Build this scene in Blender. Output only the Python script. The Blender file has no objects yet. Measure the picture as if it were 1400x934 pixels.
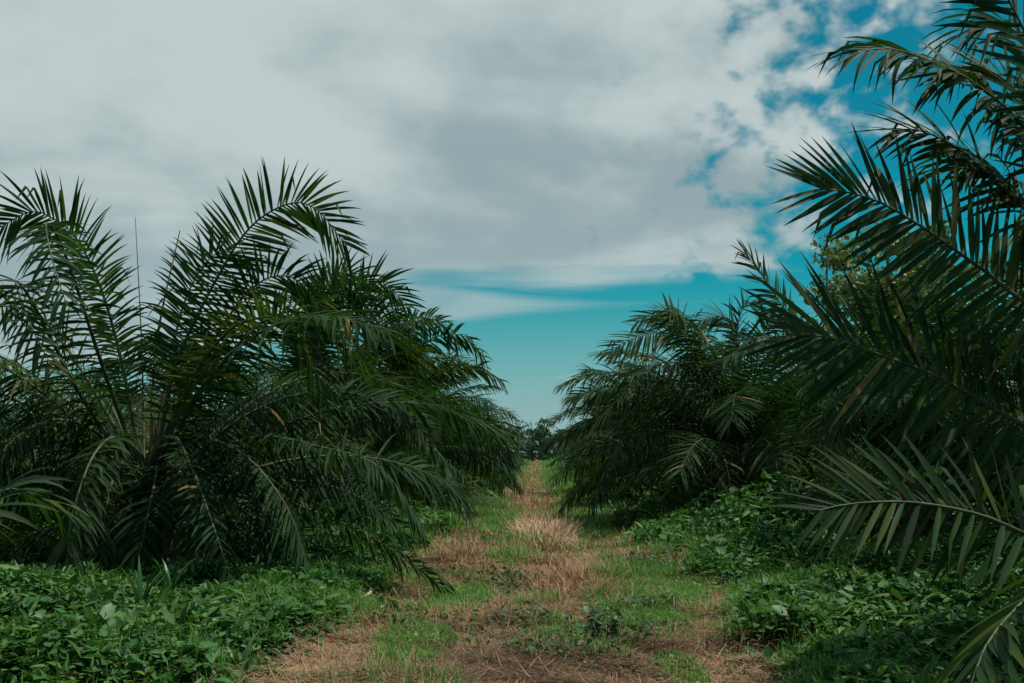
import bpy, math, random
import numpy as np
from mathutils import Vector, Euler, Matrix

# ------------------------------------------------------------------ camera, sky, sun, exposure
S = bpy.context.scene
C = S.collection
F = 1361.0                       # focal length in pixels of the 1400 px wide photograph
CAM_Z = 1.7
PITCH, YAW = 6.33, 1.47
cam_d = bpy.data.cameras.new('camera'); cam_d.lens = 35.0; cam_d.sensor_width = 36.0
cam_d.clip_start = 0.05; cam_d.clip_end = 6000
cam = bpy.data.objects.new('camera', cam_d); C.objects.link(cam)
cam.location = (0, 0, CAM_Z)
cam.rotation_euler = (math.radians(90 + PITCH), 0, math.radians(YAW))
S.camera = cam

SUN_EL, SUN_AZ = 69.0, 84.0      # azimuth from +Y (down the path) towards +X
sun_d = bpy.data.lights.new('sun', 'SUN'); sun_d.energy = 5.0; sun_d.angle = math.radians(0.6)
sun_d.color = (1.0, 0.93, 0.82)
sun = bpy.data.objects.new('sun', sun_d); C.objects.link(sun)
_e, _a = math.radians(SUN_EL), math.radians(SUN_AZ)
_dir = Vector((math.cos(_e) * math.sin(_a), math.cos(_e) * math.cos(_a), math.sin(_e)))
sun.rotation_euler = _dir.to_track_quat('Z', 'Y').to_euler()
sun.location = (20, 20, 60)

S.view_settings.view_transform = 'Standard'
S.view_settings.look = 'None'
S.view_settings.exposure = 0.0
S.view_settings.gamma = 1.0
S.cycles.use_denoising = True
S.cycles.max_bounces = 6
S.cycles.diffuse_bounces = 3
S.cycles.glossy_bounces = 2
S.cycles.transmission_bounces = 3
S.cycles.transparent_max_bounces = 4

world = bpy.data.worlds.new('World'); S.world = world; world.use_nodes = True


class NT:
    """small helper for writing node trees"""
    def __init__(self, tree):
        self.t = tree; self.n = tree.nodes; self.l = tree.links
    def node(self, typ, **kw):
        n = self.n.new(typ)
        for k, v in kw.items(): setattr(n, k, v)
        return n
    def put(self, sock, v):
        if isinstance(v, bpy.types.NodeSocket): self.l.new(v, sock)
        elif v is not None: sock.default_value = v
    def math(self, op, a, b=None, clamp=False):
        n = self.node('ShaderNodeMath', operation=op, use_clamp=clamp)
        self.put(n.inputs[0], a)
        if b is not None: self.put(n.inputs[1], b)
        return n.outputs[0]
    def step(self, v, lo, hi, a=0.0, b=1.0):
        n = self.node('ShaderNodeMapRange', interpolation_type='SMOOTHSTEP')
        self.put(n.inputs[0], v); self.put(n.inputs[1], lo); self.put(n.inputs[2], hi)
        self.put(n.inputs[3], a); self.put(n.inputs[4], b)
        return n.outputs[0]
    def mix(self, f, a, b, blend='MIX'):
        n = self.node('ShaderNodeMix', data_type='RGBA', blend_type=blend)
        self.put(n.inputs[0], f); self.put(n.inputs[6], a); self.put(n.inputs[7], b)
        return n.outputs[2]
    def noise(self, vec, scale, detail=4.0, rough=0.55, dist=0.0):
        n = self.node('ShaderNodeTexNoise')
        if vec is not None: self.put(n.inputs['Vector'], vec)
        n.inputs['Scale'].default_value = scale; n.inputs['Detail'].default_value = detail
        n.inputs['Roughness'].default_value = rough; n.inputs['Distortion'].default_value = dist
        return n.outputs[0]
    def xyz(self, x, y, z):
        n = self.node('ShaderNodeCombineXYZ')
        self.put(n.inputs[0], x); self.put(n.inputs[1], y); self.put(n.inputs[2], z)
        return n.outputs[0]


SEED = 28.4


def build_world():
    w = NT(world.node_tree); w.n.clear()
    out = w.node('ShaderNodeOutputWorld'); bg = w.node('ShaderNodeBackground')
    bg.inputs['Strength'].default_value = 0.084
    w.l.new(bg.outputs[0], out.inputs[0])
    sky = w.node('ShaderNodeTexSky', sky_type='NISHITA', sun_disc=False)
    sky.sun_elevation = math.radians(SUN_EL); sky.sun_rotation = math.radians(SUN_AZ)
    sky.air_density = 1.0; sky.dust_density = 0.6; sky.ozone_density = 1.0
    tc = w.node('ShaderNodeTexCoord')
    sp = w.node('ShaderNodeSeparateXYZ'); w.l.new(tc.outputs['Generated'], sp.inputs[0])
    x, y, z = sp.outputs
    zc = w.math('MAXIMUM', z, 0.015)
    # the plane the clouds hang on
    u = w.math('DIVIDE', x, w.math('ADD', zc, 0.06)); v = w.math('DIVIDE', y, w.math('ADD', zc, 0.06))
    uv = w.xyz(u, v, 0.0)
    # blue, leaning to teal, paler towards the horizon
    blue = w.mix(1.0, sky.outputs[0], (0.035, 0.84, 0.78, 1), 'MULTIPLY')
    hz = w.step(z, 0.18, -0.01)
    blue = w.mix(w.math('MULTIPLY', hz, 0.95), blue, (3.8, 5.4, 5.65, 1))
    # broad cloud sheet: ends towards +x in small clumps, ends above the horizon in a soft band
    big = w.noise(uv, 0.55, 5.0, 0.55)
    ang = w.xyz(x, w.math('MULTIPLY', y, 1.0), w.math('MULTIPLY', z, 1.35))
    small = w.noise(ang, 21.0, 3.0, 0.5, 0.2)
    tiny = w.noise(ang, 52.0, 5.0, 0.55)
    lump = w.math('ADD', w.math('MULTIPLY', w.math('SUBTRACT', small, 0.5), 1.0), w.math('MULTIPLY', w.math('SUBTRACT', tiny, 0.5), 0.26))
    # signed distance from the clear right hand part of the sky
    dx = w.math('ADD', w.math('MULTIPLY', w.math('SUBTRACT', 0.262, x), 1.15), w.math('MULTIPLY', w.math('SUBTRACT', big, 0.5), 0.22))
    dx = w.math('ADD', dx, w.math('MULTIPLY', lump, 0.85))
    cov_r = w.step(dx, -0.10, 0.12)
    streak = w.noise(w.xyz(w.math('MULTIPLY', x, 2.2), w.math('MULTIPLY', y, 2.2), w.math('MULTIPLY', z, 26.0)), 1.6, 4.0, 0.55)
    lift = w.step(x, -0.36, -0.10, 0.075, 0.172)
    dz = w.math('ADD', w.math('SUBTRACT', z, lift), w.math('MULTIPLY', w.math('SUBTRACT', streak, 0.5), 0.055))
    cov_b = w.step(dz, -0.012, 0.016)
    # a low wedge shaped streak under the sheet
    sz = w.math('ABSOLUTE', w.math('SUBTRACT', z, 0.147))
    thick = w.step(x, 0.085, -0.20, 0.0, 0.03)
    sw = w.math('ADD', w.math('SUBTRACT', thick, sz), w.math('MULTIPLY', w.math('SUBTRACT', streak, 0.52), 0.02))
    wedge = w.math('MULTIPLY', w.step(sw, -0.004, 0.012), w.step(y, 0.2, 0.6))
    sz2 = w.math('ABSOLUTE', w.math('SUBTRACT', z, 0.0735))
    th2 = w.math('SUBTRACT', 0.0042, w.math('MULTIPLY', w.math('ABSOLUTE', w.math('SUBTRACT', x, 0.036)), 0.22))
    wisp = w.math('MULTIPLY', w.step(w.math('SUBTRACT', th2, sz2), -0.002, 0.003), w.step(y, 0.2, 0.6, 0.0, 0.45))
    cov = w.math('MULTIPLY', cov_r, cov_b)
    cov = w.math('MAXIMUM', cov, w.math('MULTIPLY', wedge, 0.65))
    cov = w.math('MAXIMUM', cov, wisp)
    # shade within the cloud: long soft bands and lumps
    band = w.noise(w.xyz(w.math('MULTIPLY', u, 0.62), w.math('MULTIPLY', v, 0.62), SEED), 1.15, 5.0, 0.5, 0.3)
    mott = w.noise(ang, 6.0, 4.0, 0.5)
    band = w.math('ADD', band, w.math('MULTIPLY', w.math('SUBTRACT', mott, 0.5), 0.42))
    tone = w.math('ADD', band, w.math('MULTIPLY', w.math('SUBTRACT', small, 0.5), w.step(x, -0.05, 0.3, 0.05, 0.45)))
    tone = w.step(tone, 0.36, 0.62)
    ccol = w.mix(tone, (3.6, 4.75, 5.0, 1), (6.5, 7.4, 7.35, 1))
    low = w.step(z, 0.26, 0.12)
    ccol = w.mix(w.math('MULTIPLY', low, 0.55), ccol, (3.9, 5.4, 5.75, 1))
    col = w.mix(w.math('MULTIPLY', cov, 0.97), blue, ccol)
    w.l.new(col, bg.inputs['Color'])


build_world()

# ------------------------------------------------------------------ helpers
ROT = np.array(cam.rotation_euler.to_matrix())


def at(px, py, depth):
    """point of the place seen at a photograph pixel, at a distance down the path"""
    d = ROT @ np.array([(px - 700) / F, -(py - 467) / F, -1.0])
    return np.array([0, 0, CAM_Z]) + d * (depth / d[1])


def on_ground(px, py):
    d = ROT @ np.array([(px - 700) / F, -(py - 467) / F, -1.0])
    return np.array([0, 0, CAM_Z]) + d * (CAM_Z / -d[2])


def project(P):
    q = (np.asarray(P) - np.array([0, 0, CAM_Z])) @ ROT
    zz = np.maximum(-q[..., 2], 1e-3)
    return 700 + F * q[..., 0] / zz, 467 - F * q[..., 1] / zz, -q[..., 2]


def norm(a):
    return a / np.maximum(np.linalg.norm(a, axis=-1, keepdims=True), 1e-9)


def mesh_from(name, V, faces, mats, mat_idx=None, smooth=False):
    """V (n,3); faces: list of int arrays (m,k), k = 3 or 4"""
    me = bpy.data.meshes.new(name)
    V = np.asarray(V, np.float32)
    me.vertices.add(len(V)); me.vertices.foreach_set('co', V.ravel())
    faces = [np.asarray(f, np.int32) for f in faces if len(f)]
    loops = np.concatenate([f.ravel() for f in faces])
    tot = np.concatenate([np.full(len(f), f.shape[1], np.int32) for f in faces])
    me.loops.add(len(loops)); me.loops.foreach_set('vertex_index', loops)
    me.polygons.add(len(tot))
    me.polygons.foreach_set('loop_start', np.concatenate([[0], np.cumsum(tot)[:-1]]).astype(np.int32))
    for m in mats: me.materials.append(m)
    if mat_idx is not None: me.polygons.foreach_set('material_index', np.asarray(mat_idx, np.int32))
    if smooth: me.polygons.foreach_set('use_smooth', np.ones(len(tot), bool))
    me.update(calc_edges=True)
    return me


def link(name, me, parent=None, loc=None):
    o = bpy.data.objects.new(name, me); C.objects.link(o)
    if parent is not None: o.parent = parent
    if loc is not None: o.location = loc
    return o


def thing(name, label, cat, loc=(0, 0, 0), group=None, rotz=0.0, scale=1.0):
    o = bpy.data.objects.new(name, None); C.objects.link(o)
    o.empty_display_size = 0.2
    o.location = loc; o.rotation_euler = (0, 0, rotz); o.scale = (scale,) * 3
    o['label'] = label; o['category'] = cat
    if group: o['group'] = group
    return o


def tag(o, label, cat, group=None):
    o['label'] = label; o['category'] = cat
    if group: o['group'] = group
    return o


def spline(P, n):
    """Catmull-Rom through P, n points at even arc length"""
    P = np.asarray(P, float)
    Q = np.vstack([2 * P[0] - P[1], P, 2 * P[-1] - P[-2]])
    out = []
    for i in range(1, len(Q) - 2):
        p0, p1, p2, p3 = Q[i - 1:i + 3]
        t = np.linspace(0, 1, 24, endpoint=False)[:, None]
        out.append(0.5 * (2 * p1 + (p2 - p0) * t + (2 * p0 - 5 * p1 + 4 * p2 - p3) * t ** 2 + (-p0 + 3 * p1 - 3 * p2 + p3) * t ** 3))
    out = np.vstack(out + [P[-1:]])
    s = np.concatenate([[0], np.cumsum(np.linalg.norm(np.diff(out, axis=0), axis=1))])
    q = np.linspace(0, s[-1], n)
    return np.stack([np.interp(q, s, out[:, k]) for k in range(3)], 1), s[-1]


def tube(P, rad, sides=6, cap=True):
    """tapered tube along P; returns verts, quads"""
    P = np.asarray(P, float); n = len(P)
    T = norm(np.gradient(P, axis=0))
    a = np.array([0.13, 0.97, 0.2]) if abs(T[0][2]) > 0.8 else np.array([0, 0, 1.0])
    A = norm(np.cross(T, a)); B = np.cross(T, A)
    th = np.arange(sides) * 2 * math.pi / sides
    rad = np.broadcast_to(np.asarray(rad, float), (n,))
    V = P[:, None] + rad[:, None, None] * (np.cos(th)[None, :, None] * A[:, None] + np.sin(th)[None, :, None] * B[:, None])
    i = np.arange(n - 1)[:, None] * sides; j = np.arange(sides)[None]; k = (j + 1) % sides
    Fq = np.stack([i + j, i + k, i + sides + k, i + sides + j], -1).reshape(-1, 4)
    return V.reshape(-1, 3), Fq


def join(parts):
    """[(V, F)] of one face size -> V, F"""
    Vs, Fs, o = [], [], 0
    for V, Fc in parts:
        Vs.append(V); Fs.append(np.asarray(Fc) + o); o += len(V)
    return np.vstack(Vs), np.vstack(Fs)


# ------------------------------------------------------------------ materials
def new_mat(name):
    m = bpy.data.materials.new(name); m.use_nodes = True
    t = NT(m.node_tree); t.n.clear()
    return m, t


def leaf_mat(name, dark, light, rough=0.42, trans=0.22, tcol=None, spec=0.45, yellow=0.0, dead=0.0):
    """a leaf: tone differs from leaf to leaf, a little light passes through"""
    m, t = new_mat(name)
    out = t.node('ShaderNodeOutputMaterial')
    g = t.node('ShaderNodeNewGeometry'); oi = t.node('ShaderNodeObjectInfo')
    tc = t.node('ShaderNodeTexCoord')
    r = t.math('FRACT', t.math('ADD', g.outputs['Random Per Island'], oi.outputs['Random']))
    n = t.noise(tc.outputs['Object'], 1.7, 3.0)
    f = t.math('ADD', t.math('MULTIPLY', r, 0.65), t.math('MULTIPLY', t.math('SUBTRACT', n, 0.3), 0.7), clamp=True)
    col = t.mix(f, (*dark, 1), (*light, 1))
    if yellow:
        col = t.mix(t.math('MULTIPLY', t.step(oi.outputs['Random'], .6, 1.0), yellow), col, (0.085, 0.105, 0.026, 1))
    if dead:
        col = t.mix(t.step(t.math('FRACT', t.math('MULTIPLY', r, 13.7)), 1 - dead, 1 - dead + 0.02), col, (0.16, 0.12, 0.05, 1))
    p = t.node('ShaderNodeBsdfPrincipled')
    t.put(p.inputs['Base Color'], col)
    p.inputs['Roughness'].default_value = rough
    p.inputs['Specular IOR Level'].default_value = spec
    tr = t.node('ShaderNodeBsdfTranslucent')
    t.put(tr.inputs['Color'], t.mix(1.0, col, (*(tcol or (1.5, 1.9, 0.7)), 1), 'MULTIPLY'))
    mx = t.node('ShaderNodeMixShader'); mx.inputs[0].default_value = trans
    t.l.new(p.outputs[0], mx.inputs[1]); t.l.new(tr.outputs[0], mx.inputs[2])
    t.l.new(mx.outputs[0], out.inputs[0])
    return m


def plain_mat(name, a, b, scale=6.0, rough=0.8, bump=0.3):
    m, t = new_mat(name)
    out = t.node('ShaderNodeOutputMaterial')
    tc = t.node('ShaderNodeTexCoord')
    g = t.node('ShaderNodeNewGeometry')
    n = t.noise(tc.outputs['Object'], scale, 6.0, 0.6)
    f = t.math('ADD', t.step(n, 0.35, 0.65), t.math('MULTIPLY', t.math('SUBTRACT', g.outputs['Random Per Island'], 0.5), 0.7), clamp=True)
    p = t.node('ShaderNodeBsdfPrincipled')
    t.put(p.inputs['Base Color'], t.mix(f, (*a, 1), (*b, 1)))
    p.inputs['Roughness'].default_value = rough
    p.inputs['Specular IOR Level'].default_value = 0.25
    if bump:
        bp = t.node('ShaderNodeBump'); bp.inputs['Strength'].default_value = bump; bp.inputs['Distance'].default_value = 0.02
        t.put(bp.inputs['Height'], n); t.l.new(bp.outputs[0], p.inputs['Normal'])
    t.l.new(p.outputs[0], out.inputs[0])
    return m


M_PALM = leaf_mat('palm_leaflet', (0.006, 0.020, 0.010), (0.033, 0.073, 0.027), 0.55, 0.24, (1.7, 2.1, 0.5), 0.06, yellow=0.45, dead=0.025)
M_PALM2 = leaf_mat('palm_leaflet_yellowing', (0.06, 0.065, 0.022), (0.15, 0.13, 0.045), 0.55, 0.2, (1.3, 1.2, 0.6), 0.3)
M_DEAD = leaf_mat('dry_leaflet', (0.09, 0.07, 0.04), (0.2, 0.16, 0.1), 0.7, 0.12, (1, .9, .7), 0.2)
M_RACHIS = plain_mat('frond_stalk', (0.028, 0.042, 0.018), (0.075, 0.085, 0.036), 9, 0.55, 0.1)
M_STALK_Y = plain_mat('yellow_stalk', (0.16, 0.13, 0.05), (0.26, 0.21, 0.09), 9, 0.55, 0.1)
M_TRUNK = plain_mat('palm_trunk_bark', (0.03, 0.024, 0.017), (0.09, 0.07, 0.05), 7, 0.9, 0.8)
M_BARK = plain_mat('bark', (0.07, 0.06, 0.045), (0.17, 0.15, 0.12), 5, 0.85, 0.5)
M_COVER = leaf_mat('creeper_leaf', (0.008, 0.045, 0.014), (0.07, 0.18, 0.045), 0.55, 0.2, (1.3, 1.6, 0.5), 0.2, dead=0.012)
M_COVER2 = leaf_mat('narrow_weed_leaf', (0.02, 0.075, 0.018), (0.12, 0.24, 0.06), 0.55, 0.25, (1.3, 1.5, 0.5), 0.2, dead=0.03)
M_COVER3 = leaf_mat('broad_creeper_leaf', (0.02, 0.085, 0.026), (0.08, 0.20, 0.05), 0.5, 0.2, (1.3, 1.6, 0.5), 0.28)
M_GRASS = leaf_mat('grass_blade', (0.05, 0.15, 0.028), (0.15, 0.31, 0.065), 0.5, 0.28, (1.2, 1.4, 0.6), 0.3)
M_STRAP = leaf_mat('strap_leaf', (0.025, 0.085, 0.035), (0.06, 0.14, 0.05), 0.4, 0.22, (1.2, 1.5, 0.6), 0.4)
M_STRAW = leaf_mat('straw', (0.15, 0.080, 0.048), (0.42, 0.265, 0.165), 0.75, 0.1, (1, .9, .7), 0.2)
M_STRAW_PALE = leaf_mat('pale_straw', (0.26, 0.17, 0.105), (0.52, 0.37, 0.245), 0.75, 0.1, (1, .9, .7), 0.2)
M_STRAW_DARK = leaf_mat('rotting_straw', (0.045, 0.029, 0.02), (0.18, 0.11, 0.07), 0.8, 0.05, (1, .9, .7), 0.2)
M_WEED = leaf_mat('dark_weed_leaf', (0.018, 0.055, 0.02), (0.06, 0.13, 0.04), 0.5, 0.18, (1.2, 1.5, 0.6), 0.35)
M_TREE = leaf_mat('tree_leaf', (0.06, 0.11, 0.03), (0.16, 0.22, 0.06), 0.5, 0.25, (1.2, 1.3, 0.6), 0.35)
M_WOODS = leaf_mat('woods_leaf', (0.016, 0.055, 0.026), (0.045, 0.115, 0.045), 0.6, 0.15, (1.2, 1.5, 0.7), 0.12)
M_STICK = plain_mat('dry_stick', (0.26, 0.23, 0.19), (0.42, 0.38, 0.32), 12, 0.8, 0.2)

# ------------------------------------------------------------------ the ground: where path, grass and creepers lie
_rs = np.random.RandomState(5)
_oct = [(_rs.uniform(0, 6.28, 2), _rs.uniform(0, 6.28), f) for f in (0.35, 0.35, 0.62, 0.62, 1.1, 1.1, 1.9, 1.9, 3.3, 3.3, 5.4, 5.4)]


def wob(x, y, lo=0, hi=12):
    """cheap smooth noise, about -1..1"""
    s = 0.0; w = 0.0
    for (ph, th, f) in _oct[lo:hi]:
        a = 1.0 / f ** 0.6
        s = s + a * np.sin(f * 2.2 * (x * math.cos(th) + y * math.sin(th)) + ph[0] + 1.3 * np.sin(f * 1.1 * (y * math.cos(th) - x * math.sin(th)) + ph[1]))
        w += a
    return s / w * 1.6


def sm(v, lo, hi):
    t = np.clip((v - lo) / (hi - lo), 0, 1)
    return t * t * (3 - 2 * t)


# patches of the photograph's path: (px, py, half width px, half height px, amount) ; kinds straw / grass / dark straw
STRAW = [(745, 720, 60, 24, 1.0), (660, 742, 55, 22, .9), (620, 765, 45, 26, .8), (770, 780, 70, 36, 1.0), (690, 770, 60, 25, .7),
         (730, 680, 32, 26, 1.0), (735, 650, 18, 12, .9), (690, 672, 22, 16, .8), (450, 905, 90, 40, .9), (700, 840, 90, 28, .75),
         (620, 850, 60, 22, .5), (960, 900, 90, 34, .9), (980, 850, 50, 22, .6), (850, 745, 40, 14, .7), (700, 905, 200, 50, .7), (540, 812, 30, 16, .6),
         (900, 765, 35, 14, .5), (640, 800, 40, 14, .5)]
GRASS = [(625, 818, 48, 16, 1.0), (560, 880, 55, 26, .9), (530, 900, 30, 24, .8), (870, 830, 60, 30, 1.0), (850, 790, 50, 24, .8), (775, 670, 30, 26, 1.0), (800, 715, 40, 18, .9),
         (700, 752, 32, 16, .8), (680, 715, 26, 16, 1.0), (755, 645, 14, 14, .9), (770, 860, 60, 20, .45), (470, 840, 60, 20, .7), (905, 800, 50, 30, .9),
         (715, 735, 24, 9, .8), (920, 915, 30, 16, .5), (680, 690, 16, 10, .6), (840, 905, 30, 12, .3)]
DARK = [(700, 910, 130, 34, 1.0), (790, 925, 110, 26, .9), (770, 790, 30, 20, .4), (640, 930, 120, 18, .7), (700, 865, 60, 14, .5), (930, 880, 90, 24, .55)]


def patches(L):
    out = []
    for (px, py, hw, hh, k) in L:
        c = on_ground(px, py); d = c[1]
        y0 = on_ground(px, max(py - hh, 622))[1]; y1 = on_ground(px, py + hh)[1]
        out.append((c[0], (y0 + y1) / 2, hw / F * d, (y0 - y1) / 2, k))
    return out


WEEDS = patches([(690, 848, 70, 18, .8), (810, 880, 110, 34, 1.0), (560, 852, 40, 12, .6), (905, 905, 40, 14, .8), (1000, 905, 40, 12, .8), (480, 825, 50, 18, .8), (880, 862, 60, 20, .8), (740, 890, 60, 14, .6), (640, 790, 30, 8, .5), (705, 800, 40, 10, .6), (760, 745, 30, 8, .5)])
STRAW, GRASS, DARK = patches(STRAW), patches(GRASS), patches(DARK)


def field(L, x, y):
    s = np.zeros_like(x)
    wx, wy = 0.16 * wob(x, y, 4), 0.16 * wob(x + 31, y - 17, 4)
    for (cx, cy, rx, ry, k) in L:
        r = np.sqrt(((x + wx - cx) / rx) ** 2 + ((y + wy * 2 - cy) / ry) ** 2)
        s = np.maximum(s, k * (1 - sm(r, 0.65, 1.25)))
    return s


def right_edge(y):   # edge of the leafy cover on the right of the path
    return np.interp(y, [0, 7.3, 9, 11, 14, 18, 24, 40, 200], [1.5, 1.62, 1.75, 1.95, 2.1, 1.75, 1.6, 1.7, 1.8])


def left_edge(y):
    return np.interp(y, [0, 7.3, 8.6, 10.2, 12.5, 15, 18, 24, 40, 200], [-2.3, -2.15, -1.9, -1.7, -1.75, -2.0, -1.9, -1.6, -1.5, -1.5])


def cover_amount(x, y):
    e = 0.35 * wob(x, y, 2)
    return np.maximum(sm(x + e, right_edge(y) - 0.1, right_edge(y) + 0.55), sm(-x + e, -left_edge(y) - 0.1, -left_edge(y) + 0.55))


def ground_z(x, y):
    c = cover_amount(x, y)
    h = 0.03 * wob(x, y, 4) + 0.02 * wob(x * 2.3, y * 2.3, 6)
    far = np.minimum(np.abs(x) / 4.5, 1.0)
    h = h + c * (0.10 + 0.10 * wob(x, y, 0, 8))
    # the pile of cut straw beside the path and the low heap nearer
    for (px, py, hw, hh, k) in ((743, 728, 45, 20, 0.26), (775, 795, 60, 24, 0.13), (655, 748, 60, 14, 0.10)):
        pass
    h = h + 0.08 * np.exp(-(((x - HEAP1[0]) / 0.62) ** 2 + ((y - HEAP1[1]) / 1.3) ** 2))
    h = h + 0.06 * np.exp(-(((x - HEAP2[0]) / 0.45) ** 2 + ((y - HEAP2[1]) / 1.0) ** 2))
    # the path sinks a little between its edges
    h = h - 0.05 * np.exp(-((x + 0.1) / 1.3) ** 2)
    return h * np.exp(-np.maximum(y - 150, 0) / 60)


HEAP1 = on_ground(743, 733)
HEAP2 = on_ground(778, 800)


def cover_height(x, y):
    """height of the leafy cover above the soil"""
    c = cover_amount(x, y)
    side = np.where(x > 0, x - right_edge(y), left_edge(y) - x)
    base = np.where(x > 0, 0.10, 0.07) + np.where(x > 0, 0.14, 0.09) * sm(side, 0.1, 1.6)
    base = base + np.where(x > 0, 0.62, 0.20) * sm(y, 15, 21) * sm(side, 0.5, 2.2)
    return c * base * np.clip(0.95 + 0.75 * wob(x, y, 2, 10), .2, 2)


def build_ground():
    xs = np.unique(np.concatenate([-np.geomspace(16, 3000, 26), np.arange(-15, 15.01, 0.14), np.geomspace(16, 3000, 26)]))
    ys = np.unique(np.concatenate([-np.geomspace(3, 3000, 26), np.arange(-2, 34, 0.16), np.arange(34, 90, 0.6), np.geomspace(91, 3500, 36)]))
    X, Y = np.meshgrid(xs, ys)
    Z = np.where((np.abs(X) < 200) & (Y > -20) & (Y < 400), ground_z(X, Y), 0.0)
    V = np.stack([X, Y, Z], -1).reshape(-1, 3)
    nx = len(xs); i = np.arange(len(ys) - 1)[:, None] * nx; j = np.arange(nx - 1)[None]
    Fq = np.stack([i + j, i + j + 1, i + j + nx + 1, i + j + nx], -1).reshape(-1, 4)
    m, t = new_mat('soil_and_litter')
    out = t.node('ShaderNodeOutputMaterial'); p = t.node('ShaderNodeBsdfPrincipled')
    p.inputs['Roughness'].default_value = 0.95; p.inputs['Specular IOR Level'].default_value = 0.1
    tc = t.node('ShaderNodeTexCoord'); at_ = t.node('ShaderNodeVertexColor', layer_name='ground_kind')
    sp = t.node('ShaderNodeSeparateColor'); t.l.new(at_.outputs[0], sp.inputs[0])
    n1 = t.noise(tc.outputs['Object'], 2.3, 8.0, 0.65); n2 = t.noise(tc.outputs['Object'], 21.0, 6.0, 0.7)
    n3 = t.noise(tc.outputs['Object'], 75.0, 3.0, 0.6)
    soil = t.mix(t.step(n2, 0.35, 0.68), (0.04, 0.026, 0.018, 1), (0.13, 0.085, 0.055, 1))
    straw = t.mix(t.step(n3, 0.35, 0.68), (0.12, 0.075, 0.048, 1), (0.32, 0.205, 0.13, 1))
    grass = t.mix(t.step(n2, 0.35, 0.65), (0.025, 0.055, 0.018, 1), (0.06, 0.11, 0.032, 1))
    k = t.math('ADD', t.math('MULTIPLY', t.math('SUBTRACT', n2, 0.5), 0.8), sp.outputs[0])
    col = t.mix(t.step(k, 0.3, 0.7), soil, straw)
    kg = t.math('ADD', t.math('MULTIPLY', t.math('SUBTRACT', n1, 0.5), 0.7), sp.outputs[1])
    col = t.mix(t.step(kg, 0.35, 0.7), col, grass)
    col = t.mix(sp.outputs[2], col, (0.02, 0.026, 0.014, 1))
    t.put(p.inputs['Base Color'], col)
    b = t.node('ShaderNodeBump'); b.inputs['Strength'].default_value = 0.8; b.inputs['Distance'].default_value = 0.03
    t.put(b.inputs['Height'], t.math('ADD', n2, t.math('MULTIPLY', n3, 0.5))); t.l.new(b.outputs[0], p.inputs['Normal'])
    t.l.new(p.outputs[0], out.inputs[0])
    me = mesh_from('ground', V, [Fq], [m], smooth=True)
    x, y = V[:, 0], V[:, 1]
    far = (np.abs(x) < 60) & (y > 0) & (y < 200)
    st = field(STRAW, x, y); gr = field(GRASS, x, y); dk = field(DARK, x, y); cv = cover_amount(x, y)
    # beyond the listed patches the path is straw down the middle with green at its right edge
    d = sm(y, 36, 50)
    st = np.maximum(st, d * (1 - sm(np.abs(x + 0.25), 0.6, 1.1)))
    gr = np.maximum(gr, d * sm(x, 0.4, 0.8))
    st = np.maximum(st * (1 - 0.6 * dk), 0.25)
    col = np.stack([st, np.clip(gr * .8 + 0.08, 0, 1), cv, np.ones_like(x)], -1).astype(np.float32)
    a = me.color_attributes.new('ground_kind', 'FLOAT_COLOR', 'POINT'); a.data.foreach_set('color', col.ravel())
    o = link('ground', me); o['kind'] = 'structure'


build_ground()

# ------------------------------------------------------------------ palm fronds
def frond_frame(P, S0, roll):
    T = norm(np.gradient(P, axis=0))
    S_ = norm(S0[None] - (T @ S0)[:, None] * T)
    N = np.cross(S_, T)
    r = np.radians(np.broadcast_to(roll, (len(P),)))[:, None]
    return T, np.cos(r) * S_ + np.sin(r) * N, np.cos(r) * N - np.sin(r) * S_


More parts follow.
